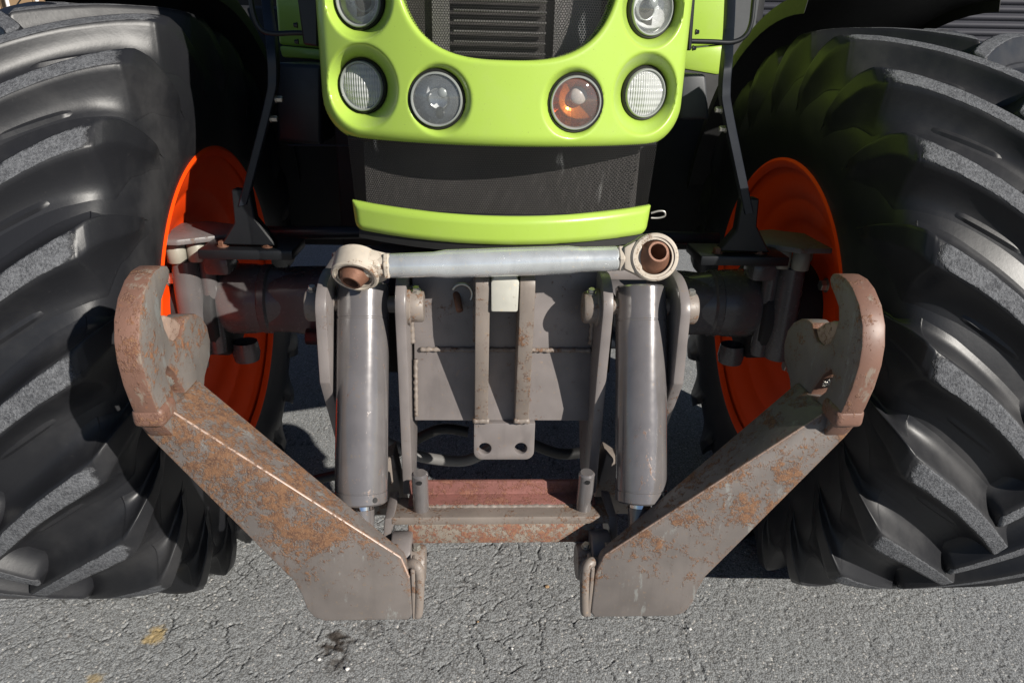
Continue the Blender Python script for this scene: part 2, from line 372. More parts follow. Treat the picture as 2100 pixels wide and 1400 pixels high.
# ================================================================== SETTING
def build_ground():
    fx = np.arange(-1.45, 1.4501, .0031); out = np.array([.05, .15, .4, 1, 2.5, 6, 15, 40, 90])
    xs = np.r_[(-1.45-out)[::-1], fx, 1.45+out]
    fy = np.arange(-.66, .1, .0031); mid = .1+np.cumsum(.004*1.03**np.arange(110)); ys = np.r_[-60, -12, -3, -1.2, -.75, fy, mid, mid[-1]+np.array([.6, 1.5, 4, 10, 30, 80])]
    X, Y = np.meshgrid(xs, ys, indexing='ij')
    f1, f2 = worley(X/.0052, Y/.0052, 3); g1, _ = worley(X/.016+5, Y/.016, 9)
    z = -.0022*np.clip(f1, 0, .8)-.0012*g1+.0016*fbm(X/.02, Y/.02, 20, 3)+.003*fbm(X/.14, Y/.14, 30, 3)
    pit = np.clip((fbm(X/.011, Y/.011, 40, 2)-.63)/.12, 0, 1); z = z-.0032*pit
    wx = X+.045*(fbm(X/.06, Y/.06, 50, 4)-.5); wy = Y+.045*(fbm(X/.06, Y/.06, 60, 4)-.5)
    c1, c2 = worley(wx/.125+3.3, wy/.125, 70); e1, e2 = worley(wx/.075+1.2, wy/.075+8, 71)
    m1 = np.clip((fbm(X/.25, Y/.25, 80, 3)-.28)/.12, 0, 1)*np.clip(1.15-np.clip((X-.35)/.35, 0, 1.15), 0, 1)
    wob = .6+.8*fbm(X/.02, Y/.02, 90, 3)
    crack = np.clip(1-(c2-c1)/(.015*wob), 0, 1)*m1
    m2 = np.clip((fbm(X/.18+7, Y/.18, 85, 3)-.47)/.1, 0, 1)*np.clip(1-np.clip((X-.2)/.4, 0, 1), 0, 1)
    crack = np.maximum(crack, .7*np.clip(1-(e2-e1)/(.026*wob), 0, 1)*m2)
    fade = np.exp(-np.clip(Y-.2, 0, 9)*1.5)
    z = (.52*z-.0060*crack)*np.clip(fade, 0, 1)
    def blob(px, py, r, sd):
        p = atZ(px, py, 0); d = np.hypot((X-p.x), (Y-p.y))/r
        return np.clip((1.15-d-1.5*(fbm(X/.022, Y/.022, sd, 3)-.45))/.5, 0, 1)
    stain = np.maximum(.75*blob(318, 1303, .026, 5), .55*blob(192, 1392, .022, 6))
    oil = np.maximum(blob(690, 1318, .034, 8), .8*blob(692, 1358, .026, 9)); oil = np.maximum(oil, .5*blob(760, 1290, .03, 10))
    z = z-.006*oil*np.clip(fbm(X/.012, Y/.012, 11, 2)*1.6-.4, 0, 1)
    me = grid_mesh('asphalt_ground', np.stack([X, Y, z], -1), len(xs), len(ys))
    fattr(me, 'crack', np.clip(crack*1.15, 0, 1)*np.clip(fade*1.5, 0, 1)); fattr(me, 'stain', stain); fattr(me, 'oil', oil*np.clip(fbm(X/.01, Y/.01, 12, 2)*1.8-.2, 0, 1))
    o = link('ground', me, 'asphalt', None, 180, 'structure')
build_ground()

# a few loose bits of stone on the asphalt, seen in front of the arms
for px, py, sz, mat in ((1122, 1203, .010, 'tan'), (1415, 1290, .007, 'white'), (1290, 1378, .006, 'white'), (980, 1060+215, .005, 'tan'), (712, 1372, .008, 'white'), (655, 1352, .007, 'white'), (1050, 1330, .005, 'white')):
    bm = bmesh.new(); bmesh.ops.create_icosphere(bm, subdivisions=2, radius=sz*.6)
    for v in bm.verts: v.co = Vector((v.co.x*random.uniform(.9, 1.2), v.co.y*random.uniform(.8, 1.1), v.co.z*.6))*random.uniform(.85, 1.1)
    p = atZ(px, py, 0); o = mesh_obj('pebble', bm, 'pebble_'+mat if 'pebble_'+mat in M else mat, None, 50); o.location = (p.x, p.y, .002)
    tag(o, {(1122): 'small pinkish stone chip lying on asphalt between the two arm feet', 1415: 'tiny pale stone chip below the right arm foot', 1290: 'tiny pale stone chip near bottom edge right of centre', 980: 'tiny tan stone chip on asphalt right of the left arm foot',
            712: 'pale stone chip in the broken asphalt right of its neighbour', 655: 'pale stone chip left of the dark broken asphalt spot', 1050: 'tiny pale stone chip at bottom centre of the asphalt'}[px], 'pebble', 'loose stone chips on the asphalt')

# dark ribbed wall behind right, tan wall and white poles behind left
wall = tag(empty('clad_wall', (5.5, 6.2, 0)), 'dark grey wall of horizontal ribbed cladding behind the right tyre', 'wall')
wall.rotation_euler.z = R(-14)
bm = bmesh.new(); box(bm, (0, .06, 1.7), (7.6, .06, 3.4)); mesh_obj('backing', bm, 'wall', wall)
bm = bmesh.new(); prof = []
for i in range(9): a = math.pi*i/8; prof.append((0, -.026*math.sin(a)**.6, .062*(i/8)))
prism(bm, [(-3.8, p[1], p[2]) for p in prof], (7.6, 0, 0)); rib_me = bpy.data.meshes.new('rib'); bmesh.ops.recalc_face_normals(bm, faces=bm.faces); bm.to_mesh(rib_me); bm.free(); rib_me.materials.append(M['wall'])
for i in range(44):
    o = link('rib', rib_me, None, wall, 0); o.location = (0, .03, .02+i*.076)
tan = tag(empty('plank_wall', (-5.2, 6.4, 0)), 'tan brown boarded wall behind the left tyre', 'wall')
for i in range(16):
    bm = bmesh.new(); box(bm, (-2.4+i*.32, 0, 1.5), (.312, .04, 3.0)); bevel(bm, .006, 1); mesh_obj('plank', bm, 'tan', tan)
for px0, px1, dist, lab in (((11, -10), (24, 40), 5.6, 'leftmost slim white pole in front of the tan wall'), ((73, -10), (84, 40), 5.6, 'slim white pole right of its twin in front of the tan wall')):
    a, b = atY(*px0, dist), atY(*px1, dist); dv = (b-a).normalized(); bot = b+dv*(b.z/abs(dv.z)-.0); bm = bmesh.new(); rod(bm, bot, a-dv*1.2, .016)
    tag(mesh_obj('pole', bm, 'white'), lab, 'pole', 'white poles by the tan wall')
bm = bmesh.new(); tube(bm, [atY(52, -14, 5.5), atY(24, 26, 5.5), atY(-30, 90, 5.5), atY(-90, 150, 5.5)], .006, 8)
tag(mesh_obj('cable', bm, 'plastic'), 'thin dark slanted cable between the white poles', 'cable')

# ================================================================== TRACTOR
XC = -.024
tractor = tag(empty('tractor', (XC, 0, 0)), 'lime green tractor with orange wheel rims, black lug tyres and a rusty front linkage', 'tractor')
ROOT = Matrix.Translation((-XC, 0, 0))
def part(name, parent=None):            # an Empty part of the tractor that parents its sub-parts (world coordinates inside)
    o = empty(name, (-XC, 0, 0) if parent is None else (0, 0, 0), tractor if parent is None else parent); return o
def direct(o):                          # a mesh given in world coordinates, hung straight under the tractor
    o.parent = tractor; o.location = (-XC, 0, 0); return o

# ------------------------------------------------------------------ wheels
TRK, AXZ, RT = .94, .68, .690
PROF = [(0, .646), (.06, .645), (.12, .641), (.18, .633), (.215, .622), (.238, .606), (.253, .58), (.261, .55), (.265, .51), (.263, .47), (.257, .435), (.250, .405), (.243, .386)]
def prof_fn():
    P = np.array([p for p in PROF]); Q = [Vector((a, r, 0)) for a, r in PROF]; sp = np.array([[v.x, v.y] for v in smooth_path(Q, 10)])
    s = np.r_[0, np.cumsum(np.hypot(*np.diff(sp, axis=0).T))]
    t = np.gradient(sp, s, axis=0); t /= np.linalg.norm(t, axis=1)[:, None]; n = np.stack([-t[:, 1]*-1*-1, t[:, 0]], 1)
    n = np.stack([-t[:, 1], t[:, 0]], 1)
    return s, sp, n
PS, PP, PN = prof_fn()
def surf(sv):
    sg = np.where(sv < 0, -1., 1.); q = np.abs(sv)
    a = np.interp(q, PS, PP[:, 0])*sg; r = np.interp(q, PS, PP[:, 1]); na = np.interp(q, PS, PN[:, 0])*sg; nr = np.interp(q, PS, PN[:, 1]); return a, r, na, nr
def place(a, r, phi):  # a along axle, phi from the front (0) up (90)
    return np.stack([a, -r*np.cos(phi), r*np.sin(phi)], -1)
def tyre_mesh():
    sv = np.r_[-PS[::-2], PS[2::2]]; ph = np.linspace(0, 2*np.pi, 240, endpoint=False)
    a, r, na, nr = surf(sv); A, P = np.meshgrid(a, ph, indexing='ij'); Rr = np.repeat(r[:, None], len(ph), 1)
    # faint moulding rings on the side walls
    Sv = np.repeat(np.abs(sv)[:, None], len(ph), 1); Rr = Rr+.0
    V = place(A, Rr, P).transpose(1, 0, 2); me = grid_mesh('tyre', V, len(ph), len(sv), True); fattr(me, 'wear', np.zeros(V.shape[0]*V.shape[1])); return me
PITCH = 2*math.pi/22; SH = float(np.interp(.237, PP[:, 0], PS))     # arc length from centre line to shoulder crest
def lug_mesh(sign):
    """one tread bar: starts just past the centre line, sweeps up to the shoulder, tapers down the side wall"""
    L0, L1 = -.032, SH+.118
    su = np.r_[np.linspace(L0-.014, L0+.012, 10), np.linspace(L0+.018, SH-.02, 26), np.linspace(SH-.014, SH+.016, 14), np.linspace(SH+.022, L1, 14)]
    TA = np.array([0, .10, .18, .215, .232, .238]); TR = np.array([.6905, .690, .687, .6835, .680, .677])       # crown of the bar
    EA = np.array([.238, .249, .262, .274, .276, .2665]); ER = np.array([.677, .669, .645, .60, .555, .520])   # its outer end face
    def lead(s):                       # angle along the bar, 0 at the shoulder crest
        q = np.clip(SH-s, 0, None); main = -(.52*q+1.05*q*q)/.66
        return np.where(s > SH, 1.35*(s-SH), main)
    a0, r0, na0, nr0 = surf(su)
    e = np.clip((su-SH)/(L1-SH), 0, 1); et = np.linspace(0, 1, len(EA))**1.2
    ta = np.where(su <= SH, a0, np.interp(e, et, EA)); tr = np.where(su <= SH, np.interp(np.abs(a0), TA, TR), np.interp(e, et, ER))
    da, dr = ta-a0, tr-r0
    H = np.hypot(da, dr); H = np.maximum(H*np.where(e > 0, (1-e**4), 1), 1e-4)
    start = np.clip((su-(L0-.014))/.024, 0, 1); start = start*start*(3-2*start)
    wt = np.where(su < SH, .0185+.0055*np.clip(su/SH, 0, 1)**2, .0240*np.clip(1-.80*e**1.6, .12, 1))
    fl = .052*np.clip(H/.05, .6, 1.1)*(1-.62*np.clip(e*3.5, 0, 1))
    vn = np.array([-1, -.86, -.72, -.58, -.45, -.33, -.22, -.13, -.06])               # flank samples
    prof = lambda t: (1-t)**2.9                                                       # concave flank, 0 = crest edge, 1 = toe
    rows = []; wear = []; dl = np.gradient(lead(su)*.66, su)
    for i, s in enumerate(su):
        vs = np.r_[-(wt[i]+fl[i]*-vn), -wt[i]*.985, np.linspace(-wt[i]*.86, wt[i]*.86, 7), wt[i]*.985, (wt[i]+fl[i]*-vn)[::-1]]
        t = np.r_[-vn, 0, np.full(7, -1), 0, (-vn)[::-1]]
        h = np.where(t < 0, 1., np.where(t == 0, .97, prof(np.clip(t, 0, 1))))*start[i]
        ds = -dl[i]/math.hypot(1, dl[i])*vs*.40*(1-e[i]); dp = vs/math.hypot(1, dl[i]*.40)
        sv = s+ds; aa, rr, na, nr = surf(sv); ph = lead(np.array(s))+dp/np.maximum(rr, .5)
        if s > SH: off_a, off_r = np.full(len(vs), da[i]), np.full(len(vs), dr[i])
        else: off_a, off_r = np.zeros(len(vs)), np.interp(np.abs(aa), TA, TR)-rr
        sink = -.0025*(t >= .99)-.0015*(start[i] < .02)
        pos = place(aa+off_a*h+na*sink, rr+off_r*h+nr*sink, ph); pos[:, 0] *= sign; rows.append(pos)
        wear.append(np.where(t == 0, .12, np.where(t < 0, np.where(np.abs(vs) > .8*wt[i], .6, 1.), .0))*(1 if s < SH-.030 else max(0, 1-(s-SH+.030)/.045))*(start[i] > .85))
    V = np.array(rows); me = grid_mesh('lug', V, V.shape[0], V.shape[1]); fattr(me, 'wear', np.array(wear))
    if sign < 0: me.flip_normals()
    return me
def step_mesh(sign):
    """low raised moulding in the groove beside each bar"""
    nu, nv = 12, 10; V = np.zeros((nu, nv, 3))
    for i in range(nu):
        for j in range(nv):
            u = i/(nu-1); v = j/(nv-1); s = np.array([.055+.12*u]); ph = -.30+.60*u*.22+v*(.14-.06*u); e = min(1, min(u, 1-u)*9, min(v, 1-v)*9)
            a, r, na, nr = surf(s); p = place(a, r, np.array([ph]))+place(na, nr, np.array([ph]))*(-.001+.0075*e); p[:, 0] *= sign; V[i, j] = p[0]
    me = grid_mesh('groove_step', V, nu, nv); fattr(me, 'wear', np.zeros(nu*nv))
    if sign < 0: me.flip_normals()
    return me
TY = tyre_mesh(); LG = {1: lug_mesh(1), -1: lug_mesh(-1)}; ST = {1: step_mesh(1), -1: step_mesh(-1)}
for me in (TY, *LG.values(), *ST.values()): me.materials.append(M['rubber'])
def rim_mesh():
    bm = bmesh.new()
    pr = [(.238, .372), (.246, .380), (.250, .388), (.246, .396), (.240, .394), (.232, .385), (.230, .370), (.222, .362), (.219, .354), (.216, .346), (.200, .304), (.193, .298), (.190, .288), (.178, .245), (.170, .238), (.160, .20), (.155, .18), (.155, .12), (.155, .0)]
    lathe(bm, pr, (0, 0, 0), (1, 0, 0), 96); return bm
for sgn, phi0 in ((-1, 77.0), (1, 77.6)):
    wh = empty('wheel', (sgn*TRK-XC, 0, AXZ), tractor)
    link('tyre', TY, None, wh, 180)
    rm = mesh_obj('rim', rim_mesh(), 'rim', wh, 40)
    if sgn > 0: rm.scale.x = -1
    inner = -sgn
    for side in (1, -1):
        for k in range(22):
            rot = R(phi0)+PITCH*(k+(0 if side == inner else .5))
            # place() puts phi = 0 at the front; a turn about x by -rot carries it up the front
            o = link('lug', LG[side], None, wh, 180); o.rotation_euler.x = -rot
            o = link('groove_step', ST[side], None, wh, 40); o.rotation_euler.x = -rot
    bm = bmesh.new(); hexbolt(bm, (0, 0, 0), (inner, 0, 0), .014, .016); nut = bpy.data.meshes.new('wheel_nut'); bm.to_mesh(nut); bm.free(); nut.materials.append(M['bolt'])
    for k in range(8):
        a = 2*math.pi*k/8; o = link('wheel_nut', nut, None, wh, 0); o.location = (inner*.156, .155*math.cos(a), .155*math.sin(a))

# ------------------------------------------------------------------ nose panel
def ybase(q, z): return -.574+1.15*q*q
def sd_round(q, z, hw, zlo, rad):
    dx = q-(hw-rad); dz = (zlo+rad)-z; return np.hypot(np.maximum(dx, 0), np.maximum(dz, 0))+np.minimum(np.maximum(dx, dz), 0)-rad
def sd_super(q, z, zc, hw, hh, n):
    f = (np.abs(q/hw)**n+np.abs((z-zc)/hh)**n)**(1/n); return (f-1)*min(hw, hh)
LAMPS = [(.109, 1.222, .0462, .010, .10, 1.5, 'inner'), (.234, 1.236, .0445, .036, .40, 1.8, 'outer'), (.232, 1.364, .0450, .034, .42, 2.3, 'upper')]
def panel(name, xs, zs, sdf, yf, mat, parent, back=.03):
    X, Z = np.meshgrid(xs, zs, indexing='ij'); f = sdf(X, Z); e = 1e-5
    inside = f < 0
    for _ in range(4):
        f = sdf(X, Z); gx = (sdf(X+e, Z)-f)/e; gz = (sdf(X, Z+e)-f)/e; g2 = gx*gx+gz*gz+1e-9
        st = np.where(f > 0, f/g2, 0); st = np.clip(st, -.01, .01); X = X-st*gx; Z = Z-st*gz
    idx = np.arange(X.size).reshape(X.shape); F = np.stack([idx[:-1, :-1], idx[1:, :-1], idx[1:, 1:], idx[:-1, 1:]], -1).reshape(-1, 4)
    keep = inside.ravel()[F].any(1); F = F[keep]
    V = np.stack([X, yf(X, Z), Z], -1).reshape(-1, 3)
    used = np.unique(F); mp = -np.ones(len(V), int); mp[used] = np.arange(len(used)); V = V[used]; F = mp[F]
    E = np.concatenate([F[:, [0, 1]], F[:, [1, 2]], F[:, [2, 3]], F[:, [3, 0]]]); key = np.sort(E, 1); _, inv, cnt = np.unique(key[:, 0]*10**7+key[:, 1], return_inverse=True, return_counts=True)
    B = E[cnt[inv] == 1]; bv = np.unique(B); mb = {v: len(V)+i for i, v in enumerate(bv)}
    V2 = V[bv].copy(); V2[:, 1] += back; FB = np.array([[b, a, mb[a], mb[b]] for a, b in B])
    me = raw_mesh(name, np.r_[V, V2], np.r_[F, FB])
    bm = bmesh.new(); bm.from_mesh(me); bmesh.ops.remove_doubles(bm, verts=bm.verts, dist=.00025); bmesh.ops.dissolve_degenerate(bm, edges=bm.edges, dist=.0001); bm.to_mesh(me); bm.free()
    return link(name, me, mat, parent, 55)
def smax(a, b, k):
    h = np.clip(k-np.abs(a-b), 0, None)/k; return np.maximum(a, b)+h*h*k/4
def lamp_y(q, z, L):
    lx, lz, rl, dep, tilt, k, _ = L; r = np.hypot((q-lx)*1.04, z-lz); y0 = ybase(lx, lz)+dep
    return y0+tilt*(q-lx)-np.where(r > rl, k*(r-rl), -np.clip((rl-r)*4, 0, .03))
def nose_sdf(x, z):
    q = np.abs(x-XC); a = sd_round(q, z, .307, 1.152, .068); b = -sd_super(q, z, 1.452, .168, .170, 2.9); c = z-1.69; return np.maximum(np.maximum(a, b), c)
def nose_y(x, z):
    q = np.abs(x-XC); y = ybase(q, z)
    for L in LAMPS: y = smax(y, lamp_y(q, z, L), .004)
    d = -sd_round(q, z, .307, 1.152, .068); e = .022; dd = np.clip(e-d, 0, e); y = y+e-np.sqrt(np.clip(e*e-dd*dd, 0, None))
    d = sd_super(q, z, 1.452, .168, .170, 2.9); e = .008; dd = np.clip(e-d, 0, e); return y+e-np.sqrt(np.clip(e*e-dd*dd, 0, None))
nose = part('nose_panel')
nose_shell = panel('shell', np.arange(XC-.312, XC+.3121, .0026), np.arange(1.148, 1.70, .0026), nose_sdf, nose_y, 'green', nose, .06)
def lip_sdf(x, z):
    q = np.abs(x-XC); a = sd_round(q, z, .258-.10*(1.045-z), .997+.10*q*q, .013); return np.maximum(a, z-(1.044+.12*q*q))
def lip_y(x, z):
    q = np.abs(x-XC); y = -.579+1.11*q*q; d = -lip_sdf(x, z); e = .012; dd = np.clip(1-d/e, 0, 1); return y+.007*dd*dd
panel('lower_lip', np.arange(XC-.262, XC+.2621, .0035), np.arange(.99, 1.057, .0016), lip_sdf, lip_y, 'green', nose, .012)
strip_y = lambda x, z: -.563+1.10*(x-XC)**2+.0*z
def strip_sdf(x, z): q = np.abs(x-XC); return np.maximum(q-(.262-.07*(1.155-z)), np.maximum(1.0435+.12*q*q-z, z-1.158))
panel('mesh_strip', np.arange(XC-.265, XC+.2651, .006), np.arange(1.024, 1.165, .006), strip_sdf, strip_y, 'mesh', nose, .004)
panel('grille_mesh', np.arange(XC-.19, XC+.1901, .006), np.arange(1.27, 1.64, .006), lambda x, z: sd_super(np.abs(x-XC), z, 1.452, .176, .178, 2.9), lambda x, z: ybase(np.abs(x-XC), z)+.016, 'mesh', nose, .003)
# frames: black edge under the shell, along the strip and beneath the lip
bm = bmesh.new()
for z0, dy in ((1.156, .004), (1.042, -.001)):
    tube(bm, [(XC+t, strip_y(XC+t, 0)+.002+dy, z0) for t in np.linspace(-.258+.01*(z0 < 1.1), .258-.01*(z0 < 1.1), 40)], .0045, 8)
q0 = [(XC+.172*math.copysign(abs(math.cos(a))**(2/2.9), math.cos(a)), 1.452+.173*math.copysign(abs(math.sin(a))**(2/2.9), math.sin(a))) for a in np.linspace(0, 2*math.pi, 90, endpoint=False)]
tube(bm, [(x, ybase(abs(x-XC), z)+.011, z) for x, z in q0], .003, 8, True)
mesh_obj('edge_trim', bm, 'plastic', nose, 60)
bm = bmesh.new(); vs = np.linspace(-.25, .25, 30)
prism(bm, [(XC+t, -.568+1.12*t*t, .996+.1*t*t) for t in vs]+[(XC+.25, -.2, .99), (XC-.25, -.2, .99)], (0, 0, -.014)); mesh_obj('under_tray', bm, 'plastic', nose, 30)
# cooler behind the grille: dark box with bright tube rows
bm = bmesh.new(); box(bm, (XC, -.38, 1.33), (.48, .16, .66)); mesh_obj('cooler_core', bm, 'core', nose)
for i in range(20):
    bm = bmesh.new(); box(bm, (XC-.010, -.475, 1.292+i*.0155), (.150, .012, .0035)); bevel(bm, .001, 1); mesh_obj('cooler_tube', bm, 'fin', nose)
bm = bmesh.new(); box(bm, (XC+.115, -.47, 1.36), (.075, .006, .16)); mesh_obj('cooler_plate', bm, 'fin', nose)
bm = bmesh.new(); box(bm, (XC-.105, -.47, 1.36), (.028, .006, .16)); mesh_obj('cooler_plate', bm, 'fin', nose)

def headlight(xc, L, sgn, variant):
    lx, lz, rl, dep, tilt, k, kind = L
    q = part('headlight'); y0 = float(ybase(lx, lz))+dep+.004
    d = Vector((sgn*tilt, -1, -.02)).normalized(); o = Vector((XC+sgn*lx, y0, lz)); rl = rl-.0015
    bm = bmesh.new(); lathe(bm, [(-.006, rl+.001), (.004, rl+.001), (.006, rl-.001), (.004, rl-.004), (-.004, rl-.004)], o, d, 56); mesh_obj('gasket', bm, 'plastic', q, 50)
    bm = bmesh.new(); r1 = rl-.0035; lathe(bm, [(-.002, r1), (.007, r1), (.0095, r1-.0015), (.0095, r1-.003), (.006, r1-.0045), (.002, r1-.005)], o, d, 56); mesh_obj('bezel', bm, 'bezel', q, 50)
    ri = r1-.0035
    prof = [(-.024*(1-(r/ri)**2)+.001, r) for r in np.linspace(ri, .0, 14)]
    bm = bmesh.new()
    if variant == 'fluted': lathe(bm, prof, o, d, 48)
    else: lathe(bm, [(t, r*(1-.0*i)) for i, (t, r) in enumerate(prof[::2])]+[prof[-1]], o, d, 18)
    mesh_obj('reflector', bm, 'amber' if variant == 'amber' else 'reflector', q, 180 if variant == 'fluted' else 0)
    if variant == 'clear':
        bm = bmesh.new(); lathe(bm, [(-.020, .0155), (-.010, .0150), (-.0095, .0165), (-.020, .0175)], o, d, 36); mesh_obj('bulb_shield', bm, 'bezel', q, 50)
    bm = bmesh.new(); lathe(bm, [(-.024, .006), (-.012, .006), (-.009, .0075), (-.004, .0078), (-.002, .006), (-.001, 0)] if variant != 'amber' else [(-.022, .006), (-.018, .013), (-.014, .0145), (-.010, .012), (-.0085, 0)], o+Vector((.008, 0, .010)), d, 24)
    mesh_obj('bulb', bm, 'bezel' if variant != 'amber' else 'frosted', q, 60)
    if variant == 'clear' and kind == 'inner':
        bm = bmesh.new(); rod(bm, o+Vector((.004, .012, -.028)), o+Vector((.004, .004, -.013)), .006); mesh_obj('bulb_socket', bm, 'bezel', q, 60)
    bm = bmesh.new(); lathe(bm, [(.005+.008*(1-(r/ri)**2), r) for r in np.linspace(ri+.001, 0, 10)], o, d, 48); mesh_obj('lens', bm, 'fluted' if variant == 'fluted' else 'glass', q, 180)
    return q
for sgn in (-1, 1):
    headlight(XC, LAMPS[0], sgn, 'clear' if sgn < 0 else 'amber')['label'] = 'clear round front lamp' if sgn < 0 else 'round front lamp with amber insert'
    headlight(XC, LAMPS[1], sgn, 'fluted')['label'] = 'round lamp with fluted lens in the outer recess'
    headlight(XC, LAMPS[2], sgn, 'clear')['label'] = 'upper round headlight'

# ------------------------------------------------------------------ body behind the nose
body = part('engine_body')
bm = bmesh.new(); box(bm, (XC, .40, 1.16), (.50, 1.6, .30)); bevel(bm, .03, 3); mesh_obj('hood_core', bm, 'engine', body)
bm = bmesh.new(); prism(bm, [(XC+a, -.40, z) for a, z in ((-.285, 1.24), (-.285, 1.58), (-.25, 1.70), (-.16, 1.75), (.16, 1.75), (.25, 1.70), (.285, 1.58), (.285, 1.24))], (0, 1.9, .12)); bevel(bm, .02, 3); mesh_obj('hood', bm, 'green', body)
bm = bmesh.new(); box(bm, (XC, .5, .86), (.34, 1.7, .30)); bevel(bm, .02, 2); mesh_obj('engine_block', bm, 'engine', body)
bm = bmesh.new(); box(bm, (XC, 1.2, 1.03), (2.1, .9, .77)); bevel(bm, .03, 2); mesh_obj('shade_backdrop', bm, 'engine', body)  # added black block standing for the deep shade behind the front wheels
bm = bmesh.new(); box(bm, (XC, .30, 1.00), (.86, .04, .46)); bevel(bm, .008, 2); mesh_obj('shade_panel', bm, 'engine', body)  # added black sheet that stands for shade between hood and wheels
bm = bmesh.new(); tube(bm, [atY(590, 298, .2), atY(720, 299, .2)], .0022, 8); mesh_obj('edge_strip', bm, 'navy', body)
for a, b in (((562, 172), (652, 172)),):
    pass
for nm, pts, Y in (('side_box', ((562, 128), (660, 133), (660, 300), (566, 290)), .28),):
    bm = bmesh.new(); prism(bm, [atY(*p, Y) for p in pts], (0, .35, 0)); bevel(bm, .012, 3); mesh_obj(nm, bm, 'navy', body)
for nm, pts, Y in (('side_box', ((1395, 152), (1448, 152), (1456, 246), (1395, 246)), .26),):
    bm = bmesh.new(); prism(bm, [atY(*p, Y) for p in pts], (0, .35, 0)); bevel(bm, .010, 3); mesh_obj(nm, bm, 'darkgrey', body)
for pts, Y in ((((560, -60), (660, -60), (660, 100), (572, 92)), .62), (((1400, -60), (1508, -60), (1500, 88), (1400, 100)), .62)):
    bm = bmesh.new(); prism(bm, [atY(*p, Y) for p in pts], (0, .05, 0)); bevel(bm, .01, 3); mesh_obj('cab_panel', bm, 'green', body)
for pts, Y in ((((572, 94), (660, 102), (660, 124), (578, 118)), .60), (((1400, 102), (1495, 92), (1490, 150), (1470, 154), (1400, 142)), .60)):
    bm = bmesh.new(); prism(bm, [atY(*p, Y) for p in pts], (0, .04, 0)); bevel(bm, .008, 2); mesh_obj('cab_skirt', bm, 'green', body)
bm = bmesh.new(); prism(bm, [atY(*p, .70) for p in ((1500, -60), (1565, -60), (1548, 60), (1525, 86), (1496, 90))], (0, .05, 0)); mesh_obj('cab_pillar', bm, 'darkgrey', body)

bm = bmesh.new(); box(bm, (XC, 2.4, 2.05), (1.7, 1.6, 1.5)); bevel(bm, .08, 3); mesh_obj('cab', bm, 'engine', body)
bm = bmesh.new(); box(bm, (XC, 2.6, 1.68), (2.9, .8, .56)); bevel(bm, .1, 3); mesh_obj('rear_fender', bm, 'engine', body)
guard = part('lamp_guard')
bm = bmesh.new(); prism(bm, [atY(*p, -.30) for p in ((606, -30), (650, -30), (652, 96), (622, 92))], (0, .03, 0)); bevel(bm, .003, 1); mesh_obj('guard_post', bm, 'black', guard)
bm = bmesh.new(); prism(bm, [atY(*p, -.30) for p in ((1416, -30), (1428, -30), (1418, 104), (1411, 104))], (0, .05, 0)); bevel(bm, .002, 1); mesh_obj('guard_post', bm, 'black', guard)
bm = bmesh.new(); tube(bm, smooth_path([atY(*p, -.26) for p in ((1415, 85), (1460, 86), (1500, 87), (1526, 76), (1540, 50), (1546, 0), (1552, -40))], 6), .0048, 12); mesh_obj('guard_tube', bm, 'black', guard, 60)
bm = bmesh.new(); tube(bm, smooth_path([atY(*p, -.26) for p in ((640, 68), (600, 68), (560, 69), (535, 60), (520, 30), (512, -20))], 6), .0048, 12); mesh_obj('guard_tube', bm, 'black', guard, 60)
for p in ((1426, 66), (1420, 99), (610, 52), (612, 86)):
    bm = bmesh.new(); c = atY(*p, -.27); hexbolt(bm, c, (1 if p[0] > 1000 else -1, 0, 0), .004, .007); mesh_obj('guard_bolt', bm, 'black', guard)

